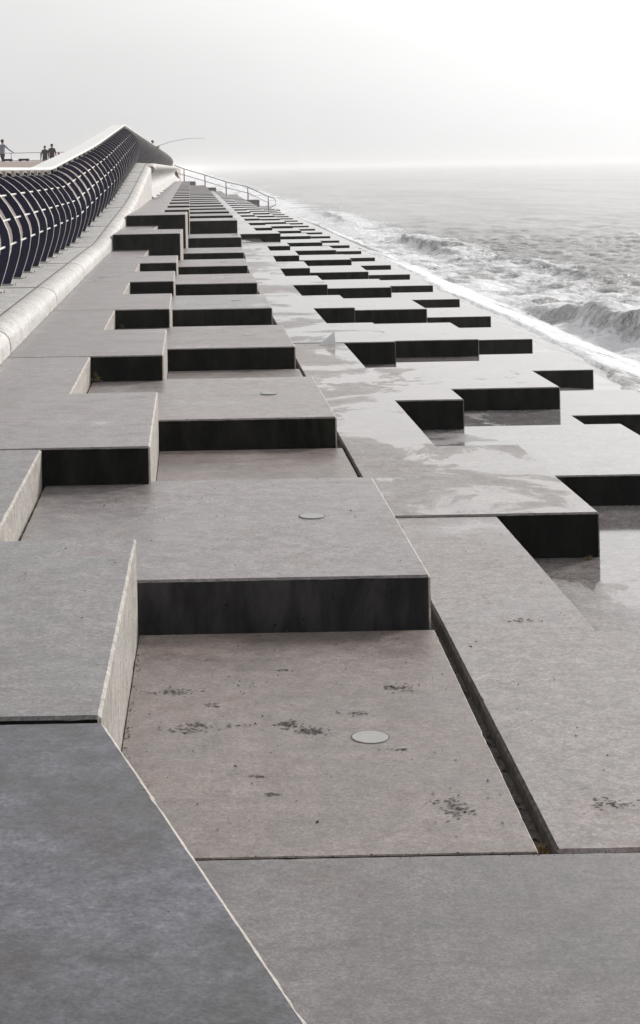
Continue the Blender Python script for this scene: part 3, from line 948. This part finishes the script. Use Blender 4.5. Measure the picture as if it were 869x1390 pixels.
M_ALGA = simple('dark_weed', (.135,.126,.110), .85, var=.5, scale=60)
rs_ = random.Random(3); bm = bmesh.new()
def smear(x, y, lx, ly, cnt, z=.002):
    for i in range(int(cnt*.5)):
        px = x + rs_.gauss(0, .5)*lx; py = y + rs_.gauss(0, .45)*ly
        q = rs_.uniform(.0015, .006); th = rs_.gauss(.1, .35); h = .0008 + .0016*rs_.random()
        u = Vector((math.cos(th), math.sin(th), 0))*q*2.4; w_ = Vector((-math.sin(th), math.cos(th), 0))*q*.6
        c = Vector((px, py, z))
        lo_ = [bm.verts.new(c-u), bm.verts.new(c-w_*rs_.uniform(.5,1.3)), bm.verts.new(c+u), bm.verts.new(c+w_*rs_.uniform(.5,1.3))]
        tp = bm.verts.new(c + Vector((0,0,h)))
        for k in range(4): bm.faces.new((lo_[k], lo_[(k+1)%4], tp))
for a in ((.345, 6.50, .06, .06, 120), (.41, 6.42, .06, .05, 150), (-.10, 6.93, .09, .05, 120), (-.055, 6.46, .11, .05, 110), (-.02, 6.52, .06, .03, 60), (.81, 6.93, .07, .05, 120),
          (.85, 5.60, .05, .08, 90), (.83, 5.68, .06, .03, 50), (.20, 5.95, .03, .02, 26), (.24, 5.78, .03, .02, 30), (.60, 6.62, .06, .02, 40), (.05, 6.75, .04, .03, 40),
          (.35, 7.2, .05, .02, 30), (.15, 6.5, .05, .02, 24), (.72, 6.2, .05, .02, 26), (1.36, 5.62, .07, .05, 80, .006), (1.5, 7.9, .06, .04, 50, .006)):
    smear(*a)
o = bm_obj('weed_scraps', bm, [M_ALGA]); tag(o, kind='stuff')
M_CRUMB = simple('crumbs', (.10,.088,.078), .9, var=.7, scale=80)
rr = random.Random(4); bm = bmesh.new()
def crumb(x, y, z, q):
    vs_ = [bm.verts.new((x+rr.gauss(0,q), y+rr.gauss(0,q), z)) for _ in range(3)] + [bm.verts.new((x, y, z+q*rr.uniform(.3,1.1)))]
    for t_ in ((0,1,3),(1,2,3),(2,0,3)): bm.faces.new([vs_[k] for k in t_])
for i in range(150): crumb(rr.uniform(-.2, 1.02), rr.uniform(5.3, 7.85), .002, rr.uniform(.0015, .0055))
for i in range(90): crumb(rr.uniform(-.85, 1.05), rr.uniform(7.95, 10.4), .227, rr.uniform(.0015, .006))
for i in range(60): crumb(rr.uniform(-1.4, -.35), rr.uniform(5.4, 7.7), .453, rr.uniform(.0015, .005))
for i in range(45): crumb(rr.uniform(1.15, 1.8), rr.uniform(5.4, 10.2), .006, rr.uniform(.0015, .006))
for i in range(25): crumb(rr.uniform(1.8, 2.4), rr.uniform(5.4, 7.7), .006, rr.uniform(.0015, .006))
for i in range(420):
    yq = rr.uniform(5.3, 13.0); crumb(rr.uniform(1.06, 1.12)+bend(yq), yq, -.06, rr.uniform(.004, .014))
for i in range(160): crumb(rr.uniform(0., 2.4), 5.25 + rr.gauss(0,.012), .001, rr.uniform(.0015, .004))
for i in range(120):
    yq = rr.uniform(5.3, 7.8); crumb(-.262 + bend(yq) + abs(rr.gauss(0,.012)), yq, .002, rr.uniform(.0015, .005))
o = bm_obj('debris', bm, [M_CRUMB]); tag(o, kind='stuff')

# ------------------------------------------------------------------ air
bm = bmesh.new()
bm_box(bm, -1000, 6500, -30, 9500, -8.0, 7.5)
hz = bm_obj('haze', bm, []); hz['kind'] = 'stuff'
m = bpy.data.materials.new('sea_mist'); m.use_nodes = True
nt = m.node_tree; nt.nodes.clear()
out = nt.nodes.new('ShaderNodeOutputMaterial'); pv = nt.nodes.new('ShaderNodeVolumePrincipled')
pv.inputs['Color'].default_value = (.97, .97, .97, 1); pv.inputs['Density'].default_value = .00045; pv.inputs['Anisotropy'].default_value = .35
nt.links.new(pv.outputs[0], out.inputs['Volume'])
hz.data.materials.append(m)

# ------------------------------------------------------------------ light
SUN_EL, SUN_AZ = R(25), R(46)          # azimuth from +Y towards +X
sv = Vector((math.sin(SUN_AZ)*math.cos(SUN_EL), math.cos(SUN_AZ)*math.cos(SUN_EL), math.sin(SUN_EL)))
sd = bpy.data.lights.new('sun', 'SUN'); sd.energy = 2.3; sd.angle = R(9); sd.color = (1, .965, .92)
so = bpy.data.objects.new('sun', sd); link(so); so.location = (20, 30, 30)
so.rotation_euler = (-sv).to_track_quat('-Z', 'Y').to_euler()

w = bpy.data.worlds.new('World'); scene.world = w; w.use_nodes = True
nt = w.node_tree; N = nt.nodes; L = nt.links
bg = N['Background']
sky = N.new('ShaderNodeTexSky'); sky.sky_type = 'NISHITA'; sky.sun_disc = False
sky.sun_elevation = SUN_EL; sky.sun_rotation = SUN_AZ; sky.air_density = 1.5; sky.dust_density = 7.; sky.ozone_density = 1.
hs = N.new('ShaderNodeHueSaturation'); hs.inputs['Saturation'].default_value = .12
L.new(sky.outputs[0], hs.inputs['Color'])
# overcast: even the clear-sky contrast out, brighter in the sun's quarter
tc = N.new('ShaderNodeTexCoord')
dp = N.new('ShaderNodeVectorMath'); dp.operation = 'DOT_PRODUCT'; dp.inputs[1].default_value = sv
L.new(tc.outputs['Generated'], dp.inputs[0])
mr = N.new('ShaderNodeMapRange'); mr.interpolation_type = 'SMOOTHSTEP'
for i, v in ((1, -.5), (2, .58), (3, .09), (4, .86)): mr.inputs[i].default_value = v
L.new(dp.outputs['Value'], mr.inputs[0])
core = N.new('ShaderNodeMapRange'); core.interpolation_type = 'SMOOTHERSTEP'
for i, v in ((1, .50), (2, 1.), (3, 0.), (4, .52)): core.inputs[i].default_value = v
L.new(dp.outputs['Value'], core.inputs[0])
sm = N.new('ShaderNodeMath'); sm.operation = 'ADD'
L.new(mr.outputs[0], sm.inputs[0]); L.new(core.outputs[0], sm.inputs[1])
cl = N.new('ShaderNodeMix'); cl.data_type = 'RGBA'; cl.inputs[0].default_value = .7
veil = N.new('ShaderNodeVectorMath'); veil.operation = 'SCALE'; veil.inputs[0].default_value = (10.0, 9.97, 10.0)
L.new(sm.outputs[0], veil.inputs['Scale'])
L.new(hs.outputs[0], cl.inputs[6]); L.new(veil.outputs[0], cl.inputs[7])
cn = N.new('ShaderNodeTexNoise'); cn.inputs['Scale'].default_value = 2.2; cn.inputs['Detail'].default_value = 5; cn.inputs['Roughness'].default_value = .5
mpn = N.new('ShaderNodeMapping'); mpn.inputs['Scale'].default_value = (1, 1, 3.5)
L.new(tc.outputs['Generated'], mpn.inputs['Vector']); L.new(mpn.outputs[0], cn.inputs['Vector'])
cr = N.new('ShaderNodeMapRange')
for i, v in ((1, .3), (2, .7), (3, .94), (4, 1.05)): cr.inputs[i].default_value = v
L.new(cn.outputs['Fac'], cr.inputs[0])
cs = N.new('ShaderNodeVectorMath'); cs.operation = 'SCALE'
L.new(cl.outputs[2], cs.inputs[0]); L.new(cr.outputs[0], cs.inputs['Scale'])
L.new(cs.outputs[0], bg.inputs['Color'])
bg.inputs['Strength'].default_value = .1

# ------------------------------------------------------------------ camera
cam = bpy.data.cameras.new('camera'); co = bpy.data.objects.new('camera', cam); link(co)
co.location = (0, 0, EYE); co.rotation_euler = (R(90), R(1.07), 0)
cam.sensor_fit = 'AUTO'; cam.sensor_width = 36; cam.lens = 2300/1390*36
cam.shift_x = 176.5/1390; cam.shift_y = -(695-229)/1390
cam.clip_start = .1; cam.clip_end = 20000
scene.camera = co

scene.view_settings.view_transform = 'Standard'; scene.view_settings.look = 'None'
scene.view_settings.exposure = .2; scene.view_settings.gamma = 1.; scene.view_settings.use_curve_mapping = False
scene.render.engine = 'CYCLES'
scene.cycles.max_bounces = 6; scene.cycles.diffuse_bounces = 3; scene.cycles.glossy_bounces = 3
scene.cycles.volume_bounces = 1
scene.cycles.use_denoising = True
